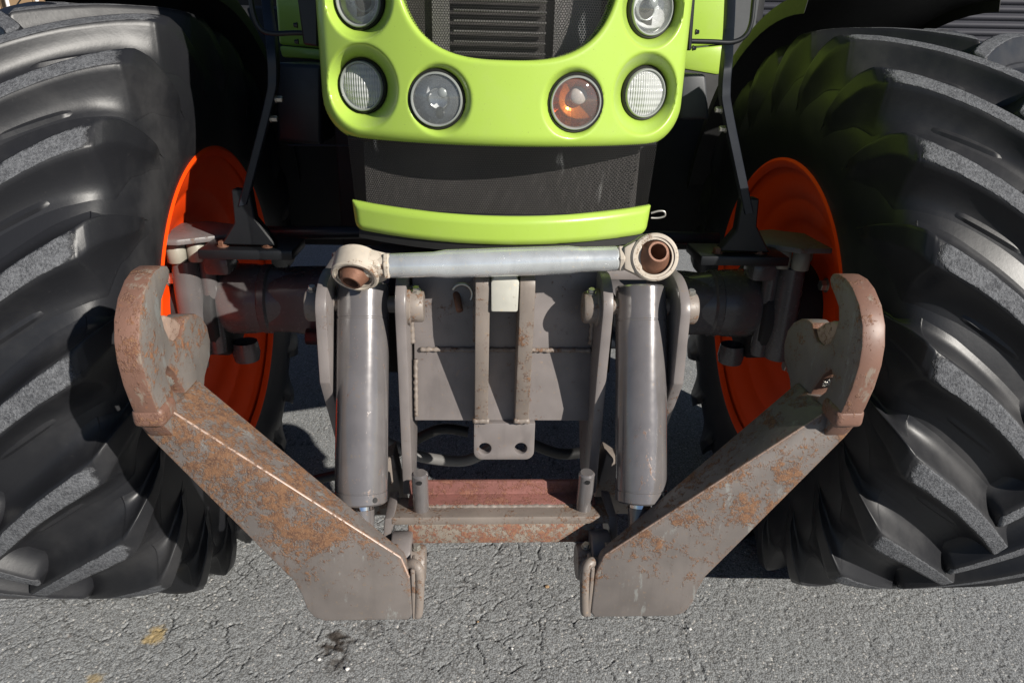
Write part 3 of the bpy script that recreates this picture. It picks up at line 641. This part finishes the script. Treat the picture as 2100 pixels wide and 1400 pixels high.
# ------------------------------------------------------------------ fenders and their stays
for sgn in (-1, 1):
    fd = part('fender'); bm = bmesh.new(); sec = [(.655, -.045), (.66, -.01), (.68, .0), (.78, .012), (.94, .018), (1.05, .010), (1.095, -.004), (1.10, -.03)]
    phs = [R(a) for a in range(88, 168, 4)]
    def P(sx, dr, ph, t): rr = .758+dr+t; return (sgn*sx, -rr*math.cos(ph), AXZ+rr*math.sin(ph))
    A = [[bm.verts.new(P(a, d, ph, 0)) for a, d in sec] for ph in phs]; B = [[bm.verts.new(P(a, d, ph, .006)) for a, d in sec] for ph in phs]
    n, m = len(phs), len(sec)
    for i in range(n-1):
        for j in range(m-1):
            bm.faces.new((A[i][j], A[i][j+1], A[i+1][j+1], A[i+1][j])); bm.faces.new((B[i][j], B[i+1][j], B[i+1][j+1], B[i][j+1]))
        for j in (0, m-1): bm.faces.new((A[i][j], A[i+1][j], B[i+1][j], B[i][j]))
    for i in (0, n-1):
        for j in range(m-1): bm.faces.new((A[i][j], A[i][j+1], B[i][j+1], B[i][j]))
    mesh_obj('fender_skin', bm, 'plastic', fd, 40)
    bm = bmesh.new()
    path = [(-.520, -.02, 1.43), (-.500, -.10, 1.36), (-.474, -.19, 1.300), (-.474, -.20, 1.24), (-.487, -.20, 1.190), (-.562, -.20, .985)]
    path = [Vector(p) for p in path]
    if sgn > 0: path = [Vector((2*XC-p.x+.012, p.y, p.z)) for p in path]
    pl = smooth_path(path, 6); wd = Vector((.0095, 0, .002)); tk = Vector((0, .014, .004)); ring = []
    for p in pl: ring.append([bm.verts.new(p+a*wd+b*tk) for a, b in ((-1, -1), (1, -1), (1, 1), (-1, 1))])
    for A_, B_ in zip(ring[:-1], ring[1:]):
        for k in range(4): bm.faces.new((A_[k], A_[(k+1) % 4], B_[(k+1) % 4], B_[k]))
    bm.faces.new(ring[0]); bm.faces.new(ring[-1][::-1]); bevel(bm, .002, 1, 50); mesh_obj('fender_stay', bm, 'navy', fd, 40)
    foot = path[-1]
    for zz in (1.196, 1.158):
        bm = bmesh.new(); t = (zz-.985)/(1.19-.985); px = foot.x+(path[4].x-foot.x)*t; hexbolt(bm, (px-sgn*.010, -.20, zz), (-sgn, 0, 0), .0065, .014); mesh_obj('stay_bolt', bm, 'bolt', fd)
    bm = bmesh.new(); X = foot.x
    prism(bm, [(X-.020, -.21, foot.z+.03), (X+.018, -.21, foot.z+.03), (X+.022, -.21, foot.z-.03), (X+.062, -.21, .895), (X-.055, -.21, .897), (X-.022, -.21, foot.z-.04)], (0, .03, 0)); bevel(bm, .003, 1); mesh_obj('stay_foot', bm, 'black', fd)
    bm = bmesh.new(); box(bm, (X-sgn*.03*0, -.17, .880), (.20, .12, .022)); bevel(bm, .004, 2); mesh_obj('stay_plate', bm, 'black', fd)
    for dx in (-.055, .04):
        bm = bmesh.new(); hexbolt(bm, (X+dx, -.20, .891), (0, 0, 1), .010, .012); mesh_obj('plate_bolt', bm, 'brownrust', fd)

# ------------------------------------------------------------------ front axle, knuckles
ax = part('front_axle')
bm = bmesh.new(); sec = []
for x, hy, z0, z1 in ((-.60, .075, .635, .775), (-.50, .085, .640, .785), (-.30, .09, .60, .79), (0, .10, .55, .80), (.30, .09, .60, .79), (.50, .085, .640, .785), (.60, .075, .635, .775)):
    zc = (z0+z1)/2; hz = (z1-z0)/2
    sec.append([bm.verts.new((XC+x, -.02+hy*math.copysign(abs(math.cos(a))**.55, math.cos(a)), zc+hz*math.copysign(abs(math.sin(a))**.55, math.sin(a)))) for a in np.linspace(0, 2*math.pi, 28, endpoint=False)])
for A_, B_ in zip(sec[:-1], sec[1:]):
    for k in range(28): bm.faces.new((A_[k], A_[(k+1) % 28], B_[(k+1) % 28], B_[k]))
mesh_obj('axle_beam', bm, 'axle', ax, 50)
for sgn in (-1, 1):
    X = lambda v: XC+sgn*v
    bm = bmesh.new(); lathe(bm, [(-.14, .0), (-.14, .070), (-.10, .075), (-.03, .086), (.02, .088), (.06, .078), (.085, .055), (.09, 0)], (X(.62), -.03, .715), (sgn, 0, 0), 44); mesh_obj('knuckle_housing', bm, 'axle', ax, 50)
    bm = bmesh.new(); lathe(bm, [(-.055, .080), (-.05, .086), (-.035, .086), (-.03, .080)], (X(.60), -.03, .715), (sgn, 0, 0), 44); mesh_obj('housing_flange', bm, 'axle', ax, 50)
    for nm, px, r in (('kingpin_post', .715, .034), ('kingpin_post', .675, .022)):
        bm = bmesh.new(); lathe(bm, [(0, 0), (0, r*.9), (.02, r), (.10, r*.95), (.20, r*.9), (.235, r*.8), (.24, 0)], (X(px), -.115+.02*(px < .7), .60), (0, 0, 1), 26); mesh_obj(nm, bm, 'axle', ax, 50)
    for px, py in ((.724, -.13), (.684, -.115)):
        bm = bmesh.new(); rod(bm, (X(px), py, .835), (X(px), py, .880), .021); mesh_obj('spacer_tube', bm, 'spacer', ax, 50)
    bm = bmesh.new(); hexbolt(bm, (X(.645), -.11, .845), (0, 0, 1), .014, .016); mesh_obj('housing_bolt', bm, 'spacer', ax)
    bm = bmesh.new(); box(bm, (X(.64), -.10, .825), (.06, .07, .045)); bevel(bm, .012, 2); mesh_obj('housing_lug', bm, 'axle', ax)
    bm = bmesh.new(); prism(bm, [(X(a), b, .884) for a, b in ((.775, -.17), (.775, -.02), (.70, .02), (.60, -.02), (.585, -.10), (.70, -.175))], (0, 0, .013)); bevel(bm, .003, 2); mesh_obj('knuckle_plate', bm, 'greybrown', ax)
    bm = bmesh.new(); rod(bm, (X(.60), .10, .85), (X(.18), .13, .85), .017); mesh_obj('tie_rod', bm, 'navy', ax, 50)
    bm = bmesh.new(); lathe(bm, [(0, .03), (.03, .034), (.05, .03), (.06, 0)], (X(.63), -.03, .60), (0, 0, -1), 24); mesh_obj('drain_boss', bm, 'axle', ax, 50)
    bm = bmesh.new(); rod(bm, (X(.66), 0, .69), (X(.93), 0, .69), .13, .12, 40, .01); mesh_obj('hub', bm, 'engine', ax, 50)
bm = bmesh.new(); rod(bm, (X(.45), -.13, .655), (X(.18), -.13, .645), .02); mesh_obj('steering_cylinder', bm, 'navy', ax, 50)
bm = bmesh.new(); rod(bm, (XC-.45, -.13, .655), (XC-.18, -.13, .645), .02); mesh_obj('steering_cylinder', bm, 'navy', ax, 50)

# ------------------------------------------------------------------ front linkage: headstock
hs = part('headstock')
def circ_pts(c, r, n, a0=0., a1=2*math.pi, plane='yz', x=0):
    out = []
    for i in range(n+(abs(a1-a0) < 6.28)):
        a = a0+(a1-a0)*i/n; p, q = c[0]+r*math.cos(a), c[1]+r*math.sin(a)
        out.append((x, p, q) if plane == 'yz' else (p, x, q))
    return out
def hull_side(x, pts): return [(x, p[0], p[1]) for p in pts]
# bent main plate
bm = bmesh.new(); x0, x1 = XC-.152, XC+.168
prism(bm, [(x0, -.590, .962), (x0, -.588, .816), (x0, -.614, .690), (x0, -.602, .684), (x0, -.573, .812), (x0, -.575, .962)], (x1-x0, 0, 0)); bevel(bm, .002, 2); mesh_obj('main_plate', bm, 'taupe', hs)
weld(hs, (x0+.01, -.592, .816), (x1-.012, -.592, .816), .0045)
weld(hs, (XC-.149, -.599, .80), (XC-.149, -.616, .70), .004); weld(hs, (XC+.165, -.599, .80), (XC+.165, -.616, .70), .004)
# tongue with two holes
bm = bmesh.new(); tx0, tx1, tz0, tz1 = XC-.048, XC+.060, .616, .690; rr = .016
out = [(tx0, -.625, tz1), (tx1, -.625, tz1)]+[(tx1-rr+rr*math.cos(a), -.625, tz0+rr+rr*math.sin(a)) for a in np.linspace(0, -math.pi/2, 7)]+[(tx0+rr+rr*math.cos(a), -.625, tz0+rr+rr*math.sin(a)) for a in np.linspace(-math.pi/2, -math.pi, 7)]
holes = [[(cx+.0112*math.cos(a), -.625, .639+.0112*math.sin(a)) for a in np.linspace(0, 2*math.pi, 22, endpoint=False)] for cx in (XC-.028, XC+.036)]
prism(bm, out, (0, .016, 0), holes); bevel(bm, .0018, 2); mesh_obj('tongue', bm, 'taupe', hs)
weld(hs, (tx0+.003, -.615, .676), (tx1-.003, -.615, .676), .0045)
# two ribs of the upper clevis
for a, b in ((-.047, -.024), (.023, .047)):
    bm = bmesh.new(); prof = [(-.56, .958), (-.60, .972), (-.63, .974)]+[(-.645+.022*math.cos(t), .952+.022*math.sin(t)) for t in np.linspace(math.pi/2, math.pi, 6)]+[(-.664, .89), (-.636, .706), (-.630, .698), (-.590, .694), (-.565, .81)]
    prism(bm, hull_side(XC+a, prof), (b-a, 0, 0)); bevel(bm, .0022, 2); mesh_obj('clevis_rib', bm, 'taupe_rusty', hs)
    weld(hs, (XC+a-.002, -.630, .698), (XC+b+.002, -.630, .698), .006); weld(hs, (XC+(b if a > 0 else a), -.592, .95), (XC+(b if a > 0 else a), -.592, .83), .004)
bm = bmesh.new(); prism(bm, [(XC-.022, -.672, .914), (XC+.020, -.672, .914), (XC+.021, -.672, .962), (XC+.014, -.672, .978), (XC-.016, -.672, .978), (XC-.023, -.672, .962)], (0, .10, 0)); bevel(bm, .003, 2); mesh_obj('stop_block', bm, 'whiteblock', hs)
# four side plates, in pairs round each cylinder, with pins
for sgn in (-1, 1):
    X = lambda v: XC+sgn*v
    for a, b, zb, nm in ((.276, .293, .60, 'side_plate'), (.156, .173, .560, 'side_plate')):
        fx = .075 if zb > .58 else .058
        front = [(-.612+fx*math.cos(t), .912+.050*math.sin(t)) for t in np.linspace(math.radians(75), math.radians(185), 12)]
        prof = front+[(-.660 if zb < .58 else -.694, .80), (-.655 if zb < .58 else -.62, .66), (-.650 if zb < .58 else -.575, zb), (-.56, zb), (-.47, .70), (-.45, .90), (-.52, .962)]
        bm = bmesh.new(); prism(bm, hull_side(X(a), prof), (sgn*(b-a), 0, 0)); bevel(bm, .0025, 2); mesh_obj(nm, bm, 'taupe', hs)
    for a, b in ((.293, .318), (.156, .130)):
        bm = bmesh.new(); d = 1 if b > a else -1
        lathe(bm, [(0, .031), (.004, .031), (.006, .0265), (abs(b-a)-.003, .0265), (abs(b-a), .024), (abs(b-a), 0)], (X(a), -.628, .908), (sgn*d, 0, 0), 30); mesh_obj('pin_boss', bm, 'taupe_rusty', hs, 40)
        bm = bmesh.new(); hexbolt(bm, (X(a+d*.014), -.632, .934), (0, -.25, 1), .0062, .008); mesh_obj('pin_bolt', bm, 'bolt', hs)
    bm = bmesh.new(); rod(bm, (X(.156), -.612, .905), (X(.293), -.612, .905), .014); mesh_obj('cylinder_pin', bm, 'taupe_rusty', hs, 40)
    weld(hs, (X(.154), -.594, .93), (X(.154), -.594, .83), .005)
# gusset plate at the top of the tower
bm = bmesh.new(); prism(bm, [(XC-.30, -.50, .962), (XC-.27, -.58, .962), (XC-.05, -.585, .9635), (XC+.05, -.585, .9635), (XC+.27, -.58, .962), (XC+.30, -.50, .962), (XC+.17, -.40, .962), (XC-.17, -.40, .962)], (0, 0, -.022)); bevel(bm, .004, 2); mesh_obj('top_plate', bm, 'taupe', hs)
# frame rails back to the axle
for sgn in (-1, 1):
    bm = bmesh.new(); box(bm, (XC+sgn*.20, -.22, .80), (.03, .52, .16)); bevel(bm, .004, 2); mesh_obj('frame_rail', bm, 'engine', hs)
# ring pin hanging left of the ribs
bm = bmesh.new(); c = Vector(atY(948, 603, -.612)); tube(bm, [c+Vector((.0165*math.cos(a), .004*math.sin(a*.5), .0165*math.sin(a))) for a in np.linspace(-.6, 2.75, 20)], .0026, 10); mesh_obj('linch_ring', bm, 'bolt', hs, 60)
bm = bmesh.new(); rod(bm, c+Vector((-.004, 0, -.03)), c+Vector((-.012, .03, -.004)), .006); mesh_obj('linch_pin', bm, 'brownrust', hs, 60)

# ------------------------------------------------------------------ hydraulic cylinders
for sgn in (-1, 1):
    q = part('hydraulic_cylinder'); x = XC+sgn*.2305
    a = Vector((x, -.600, .936)); b = Vector((x, -.742, .608)); d = (b-a).normalized(); L = (b-a).length; rc = .0425
    bm = bmesh.new(); lathe(bm, [(0, 0), (0, rc-.003), (.003, rc), (.055, rc), (.056, rc-.0006), (.058, rc-.0006), (.059, rc), (L-.022, rc), (L-.0215, rc-.0012), (L-.0195, rc-.0012), (L-.019, rc), (L-.003, rc), (L, rc-.003), (L, 0)], a, d, 64); mesh_obj('barrel', bm, 'taupe_gloss', q, 25)
    bm = bmesh.new(); rod(bm, b, b+d*.012, .0205); mesh_obj('piston_rod', bm, 'chrome', q, 40)
    bm = bmesh.new(); lathe(bm, [(0, .0215), (.05, .0215), (.065, .026), (.085, .027), (.10, .022), (.10, 0)], b+d*.010, d, 36); mesh_obj('rod_end', bm, 'taupe_gloss', q, 40)
    bm = bmesh.new(); e = b+d*.085; rod(bm, e+Vector((-.06, 0, 0)), e+Vector((.06, 0, 0)), .017); mesh_obj('rod_pin', bm, 'taupe_rusty', q, 40)
    u, v, dd = frame(d); ang = Vector((.6, -.8, 0)); ang = (ang-d*ang.dot(d)).normalized()
    bm = bmesh.new(); c = a+d*(L-.010)+ang*(rc-.001); lathe(bm, [(0, 0), (.0018, 0.0), (.0018, .0042), (0, .0048)], c, ang, 14); mesh_obj('spanner_hole', bm, 'plastic', q)

# ------------------------------------------------------------------ lower cross bars and upright pins
lb = part('cross_bar')
bm = bmesh.new(); prism(bm, hull_side(XC-.160, [(-.667, .598), (-.659, .598), (-.659, .560), (-.695, .560), (-.695, .571), (-.667, .573)]), (.325, 0, 0)); bevel(bm, .002, 2); mesh_obj('angle_bar', bm, 'redrust', lb)
weld(lb, (XC-.15, -.696, .566), (XC+.155, -.696, .566), .0045, 'taupe_rusty')
bm = bmesh.new(); prism(bm, hull_side(XC-.187, [(-.732, .555), (-.732, .5705), (-.660, .562), (-.660, .546)]), (.372, 0, 0)); bevel(bm, .003, 2); mesh_obj('flat_bar', bm, 'taupe_rusty', lb)
bm = bmesh.new(); prism(bm, hull_side(XC-.158, [(-.727, .513), (-.727, .554), (-.705, .554), (-.705, .513)]), (.318, 0, 0)); bevel(bm, .003, 2); mesh_obj('rusty_bar', bm, 'orangerust', lb)
for sgn in (-1, 1):
    X = lambda v: XC+sgn*v
    bm = bmesh.new(); prism(bm, [(X(.180), -.732, .571), (X(.196), -.732, .568), (X(.204), -.732, .49), (X(.190), -.732, .49), (X(.185), -.732, .545), (X(.180), -.732, .555)], (0, .08, 0)); bevel(bm, .003, 2); mesh_obj('bar_end', bm, 'taupe', lb)
    bm = bmesh.new(); x = X(.137 if sgn < 0 else .142); rod(bm, (x, -.704, .562), (x, -.712, .645), .0137, None, 28, .003); pn = mesh_obj('upright_pin', bm, 'taupe_gloss', lb, 40)
    bm = bmesh.new(); lathe(bm, [(0, .0145), (.003, .0165), (.006, .0145)], (x, -.704, .562), (0, -.12, 1), 24); mesh_obj('pin_weld', bm, 'taupe', lb, 60)
    bm = bmesh.new(); lathe(bm, [(.0008, 0), (.0008, .0042), (-.001, .0046)], (x+.0, -.7246, .633), (0, -1, -.12), 16); mesh_obj('pin_hole', bm, 'plastic', lb)
    # pivot lug behind each arm foot
    bm = bmesh.new(); prism(bm, [(X(.150), -.745+.045*math.cos(t), .498+.046*math.sin(t)) for t in np.linspace(0, 2*math.pi, 30, endpoint=False)], (sgn*.034, 0, 0)); bevel(bm, .004, 2); mesh_obj('pivot_lug', bm, 'taupe', lb, 40)
    bm = bmesh.new(); lathe(bm, [(0, .031), (.018, .031), (.022, .028), (.022, 0)], (X(.150), -.748, .490), (-sgn, 0, 0), 30); mesh_obj('pivot_pin', bm, 'taupe_rusty', lb, 40)
    bm = bmesh.new(); hexbolt(bm, (X(.142), -.752, .524), (0, -.2, 1), .006, .008); mesh_obj('pivot_bolt', bm, 'bolt', lb)
    bm = bmesh.new(); prism(bm, [(X(.19), -.63, .63), (X(.26), -.63, .58), (X(.26), -.63, .50), (X(.17), -.63, .50)], (0, .05, 0)); bevel(bm, .004, 2); mesh_obj('rear_bracket', bm, 'taupe_rusty', lb)

# ------------------------------------------------------------------ lift arms with catch hooks
def arc2(c, r, a0, a1, n): return [(c[0]+r*math.cos(R(a)), c[1]+r*math.sin(R(a))) for a in np.linspace(a0, a1, n)]
HOOK = [(-.700, .757), (-.672, .800)]+[(-.640, .822), (-.630, .845), (-.634, .872), (-.650, .893), (-.672, .907), (-.694, .914), (-.712, .914)]+[(-.722, .902), (-.737, .894), (-.757, .896), (-.773, .907), (-.781, .925), (-.784, .946), (-.776, .964), (-.758, .976), (-.742, .985), (-.736, .995), (-.742, 1.004), (-.758, 1.008), (-.780, 1.008), (-.803, 1.001), (-.828, .985), (-.847, .962), (-.857, .936), (-.860, .908), (-.856, .872), (-.846, .835), (-.833, .800), (-.81, .770)]
SLOT = [(-.800, .866), (-.792, .872), (-.775, .855), (-.752, .815), (-.750, .803), (-.760, .803), (-.790, .835)]
for sgn in (-1, 1):
    q = part('lift_arm'); X = lambda v: XC+sgn*v
    q['label'] = 'sunlit rusty left lift arm with open catch hook' if sgn < 0 else 'right lift arm with its inner face in shade'
    # arm: closed box section, front outline pushed back, leaning slightly
    F = [(.477, .812), (.160, .558), (.148, .520), (.146, .447), (.152, .437), (.285, .437), (.302, .444), (.313, .462), (.319, .490), (.328, .515), (.345, .538), (.512, .768), (.522, .785), (.522, .799), (.513, .811)]
    bm = bmesh.new(); fr = [bm.verts.new((X(a), -.822+.012*(z-.44)/.37, z)) for a, z in F]; bk = [bm.verts.new((X(a-.003), -.800+.093*min(1, max(0, (z-.625)/.165)), z-.002)) for a, z in F]; bm.faces.new(fr); bm.faces.new(bk[::-1])
    for i in range(len(F)): bm.faces.new((fr[i], bk[i], bk[(i+1) % len(F)], fr[(i+1) % len(F)]))
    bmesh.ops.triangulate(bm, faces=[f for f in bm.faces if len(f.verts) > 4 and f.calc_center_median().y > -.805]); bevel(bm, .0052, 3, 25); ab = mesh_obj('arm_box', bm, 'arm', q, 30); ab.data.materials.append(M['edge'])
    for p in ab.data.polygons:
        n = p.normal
        if -.93 < n.y < -.25 and n.z > .1: p.material_index = 1  # polished front edge, with its specular line also put into the pale colour
    bm = bmesh.new(); prism(bm, hull_side(X(.478), HOOK), (sgn*.033, 0, 0), [hull_side(X(.478), SLOT)]); bevel(bm, .003, 2, 40)
    hk = mesh_obj('hook_plate', bm, 'hook', q, 32); hk.data.materials.append(M['hookrim'])
    for p in hk.data.polygons:
        if abs(p.normal.x) < .5 and p.normal.y < -.15 or (abs(p.normal.x) < .5 and p.center.z > .985): p.material_index = 1
    bm = bmesh.new(); box(bm, (X(.4945), -.818, .815), (.044, .050, .030)); bevel(bm, .009, 4); mesh_obj('weld_collar', bm, 'hookrim', q, 50)
    # spring latch across the jaw
    bm = bmesh.new(); prism(bm, hull_side(X(.481), [(-.790, .905), (-.792, .925), (-.786, .938), (-.766, .939), (-.742, .926), (-.720, .908), (-.735, .895), (-.770, .890)]), (sgn*.020, 0, 0)); bevel(bm, .004, 3, 30); mesh_obj('latch', bm, 'edge', q, 40)
    bm = bmesh.new(); a0 = Vector((X(.494), -.79, .850)); a1 = Vector((X(.494), -.755, .832)); ax_ = (a1-a0); u, v, d = frame(ax_)
    tube(bm, [a0+ax_*(t/60)+(u*math.cos(t*.75)+v*math.sin(t*.75))*.007 for t in range(61)], .0016, 6); mesh_obj('latch_spring', bm, 'bolt', q, 60)
    # bent handle at the foot
    bm = bmesh.new(); tube(bm, smooth_path([(X(.152), -.800, .530), (X(.142), -.806, .536), (X(.134), -.812, .530), (X(.1325), -.814, .508), (X(.136), -.815, .450), (X(.1385), -.813, .440)], 6), [.0085 if i < 14 else .0078 for i in range(31)], 12); mesh_obj('foot_handle', bm, 'taupe_rusty', q, 60)
    bm = bmesh.new(); box(bm, (X(.143), -.80, .485), (.007, .04, .10)); bevel(bm, .002, 1); mesh_obj('foot_plate', bm, 'taupe_rusty', q)

# ------------------------------------------------------------------ hoses under the headstock
for pts, r, mat in ((((790, 905), (860, 935), (940, 945), (980, 935), (1010, 915)), .012, 'hose'), (((800, 940), (830, 915), (900, 880), (960, 885)), .011, 'plastic'), (((1080, 905), (1150, 930), (1230, 925), (1300, 945)), .012, 'plastic'), (((640, 985), (740, 960), (810, 930), (840, 905)), .011, 'plastic')):
    bm = bmesh.new(); tube(bm, smooth_path([atY(x, y, -.40) for x, y in pts], 8), r, 12); direct(mesh_obj('hydraulic_hose', bm, mat, None, 60))
bm = bmesh.new(); tube(bm, smooth_path([atY(1335, 437, -.36), atY(1350, 433, -.36), atY(1362, 434, -.36), atY(1363, 443, -.36), atY(1350, 447, -.36), atY(1335, 447, -.36)], 6), .0022, 8); direct(mesh_obj('hood_latch', bm, 'bolt', None, 60))

# ------------------------------------------------------------------ top link lying across the headstock
tl = tag(empty('top_link', (0, 0, 0)), 'galvanised top link bar with two ball eyes lying across the headstock', 'link bar')
A = atY(800, 545, -.68); B = atY(1266, 530, -.68); d = (B-A).normalized(); L = (B-A).length
bm = bmesh.new(); lathe(bm, [(0, 0), (0, .0175), (.002, .0185), (.065, .0188), (.085, .0215), (L*.5, .0218), (L-.075, .0215), (L-.055, .0190), (L-.002, .0187), (L, .0175), (L, 0)], A, d, 48); mesh_obj('tube', bm, 'zinc', tl, 30)
def eye(c, tub, nd, axis, rin):
    axis = Vector(axis).normalized(); c = Vector(c)
    bm = bmesh.new(); lathe(bm, [(0, .0155), (.0015, .0215), (.009, .0215), (.0105, .0155)], tub+nd*-.001, nd, 6); bevel(bm, .0012, 1, 40); mesh_obj('lock_nut', bm, 'cream', tl, 25)
    bm = bmesh.new(); lathe(bm, [(0, 0), (0, .016), ((c-tub).length-.018, .0175), ((c-tub).length-.014, 0)], tub+nd*.004, nd, 28); mesh_obj('shank', bm, 'cream', tl, 40)
    # ring with a taper towards the shank
    bm = bmesh.new(); lathe(bm, [(-.0175, rin), (-.0185, rin+.002), (-.0185, .0335), (-.016, .0360), (.016, .0360), (.0185, .0335), (.0185, rin+.004), (.0165, rin+.0035), (.0165, rin), (-.0175, rin)], c, axis, 52); mesh_obj('ring', bm, 'cream', tl, 35)
    u = (nd-axis*nd.dot(axis)).normalized()*-1; v = axis.cross(u)
    bm = bmesh.new(); prism(bm, [c-axis*.0145+u*a+v*b for a, b in ((.0, .034), (-.0, -.034), (.040, -.018), (.046, -.016), (.046, .016), (.040, .018))] if False else [c-axis*.0145-u*0+(-u)*0+(nd*-1)*a+v*b for a, b in ((.018, .0305), (.046, .0165), (.046, -.0165), (.018, -.0305))], axis*.029); bevel(bm, .004, 2, 40); mesh_obj('ring_neck', bm, 'cream', tl, 35)
    return axis
def ball(c, axis, rb, rh, stick):
    axis = Vector(axis).normalized(); bm = bmesh.new()
    pr = [(stick*k*-1, 0) for k in ()]
    pr = [(-.012, rh), (-.012, rb*.9)]+[(rb*math.sin(t), rb*math.cos(t)) for t in np.linspace(-.4, .62, 10)]+[(stick-.002, rh+.0045), (stick, rh+.003), (stick, rh), (-.004, rh), (-.012, rh*.6), (-.012, 0)]
    lathe(bm, pr, c, axis, 44); mesh_obj('ball', bm, 'brownrust', tl, 45)
cR = atY(1338, 527, -.685); eR = (-.02, -1, .26); eye(cR, B, d, eR, .0262); ball(cR, (.10, -1, .62), .0262, .0125, .028)
cL = atY(732, 549, -.675); eL = (-.10, -.80, -.60); eye(cL, A, -d, eL, .0262); ball(cL, (-.30, -.80, -.72), .0262, .0125, .028)
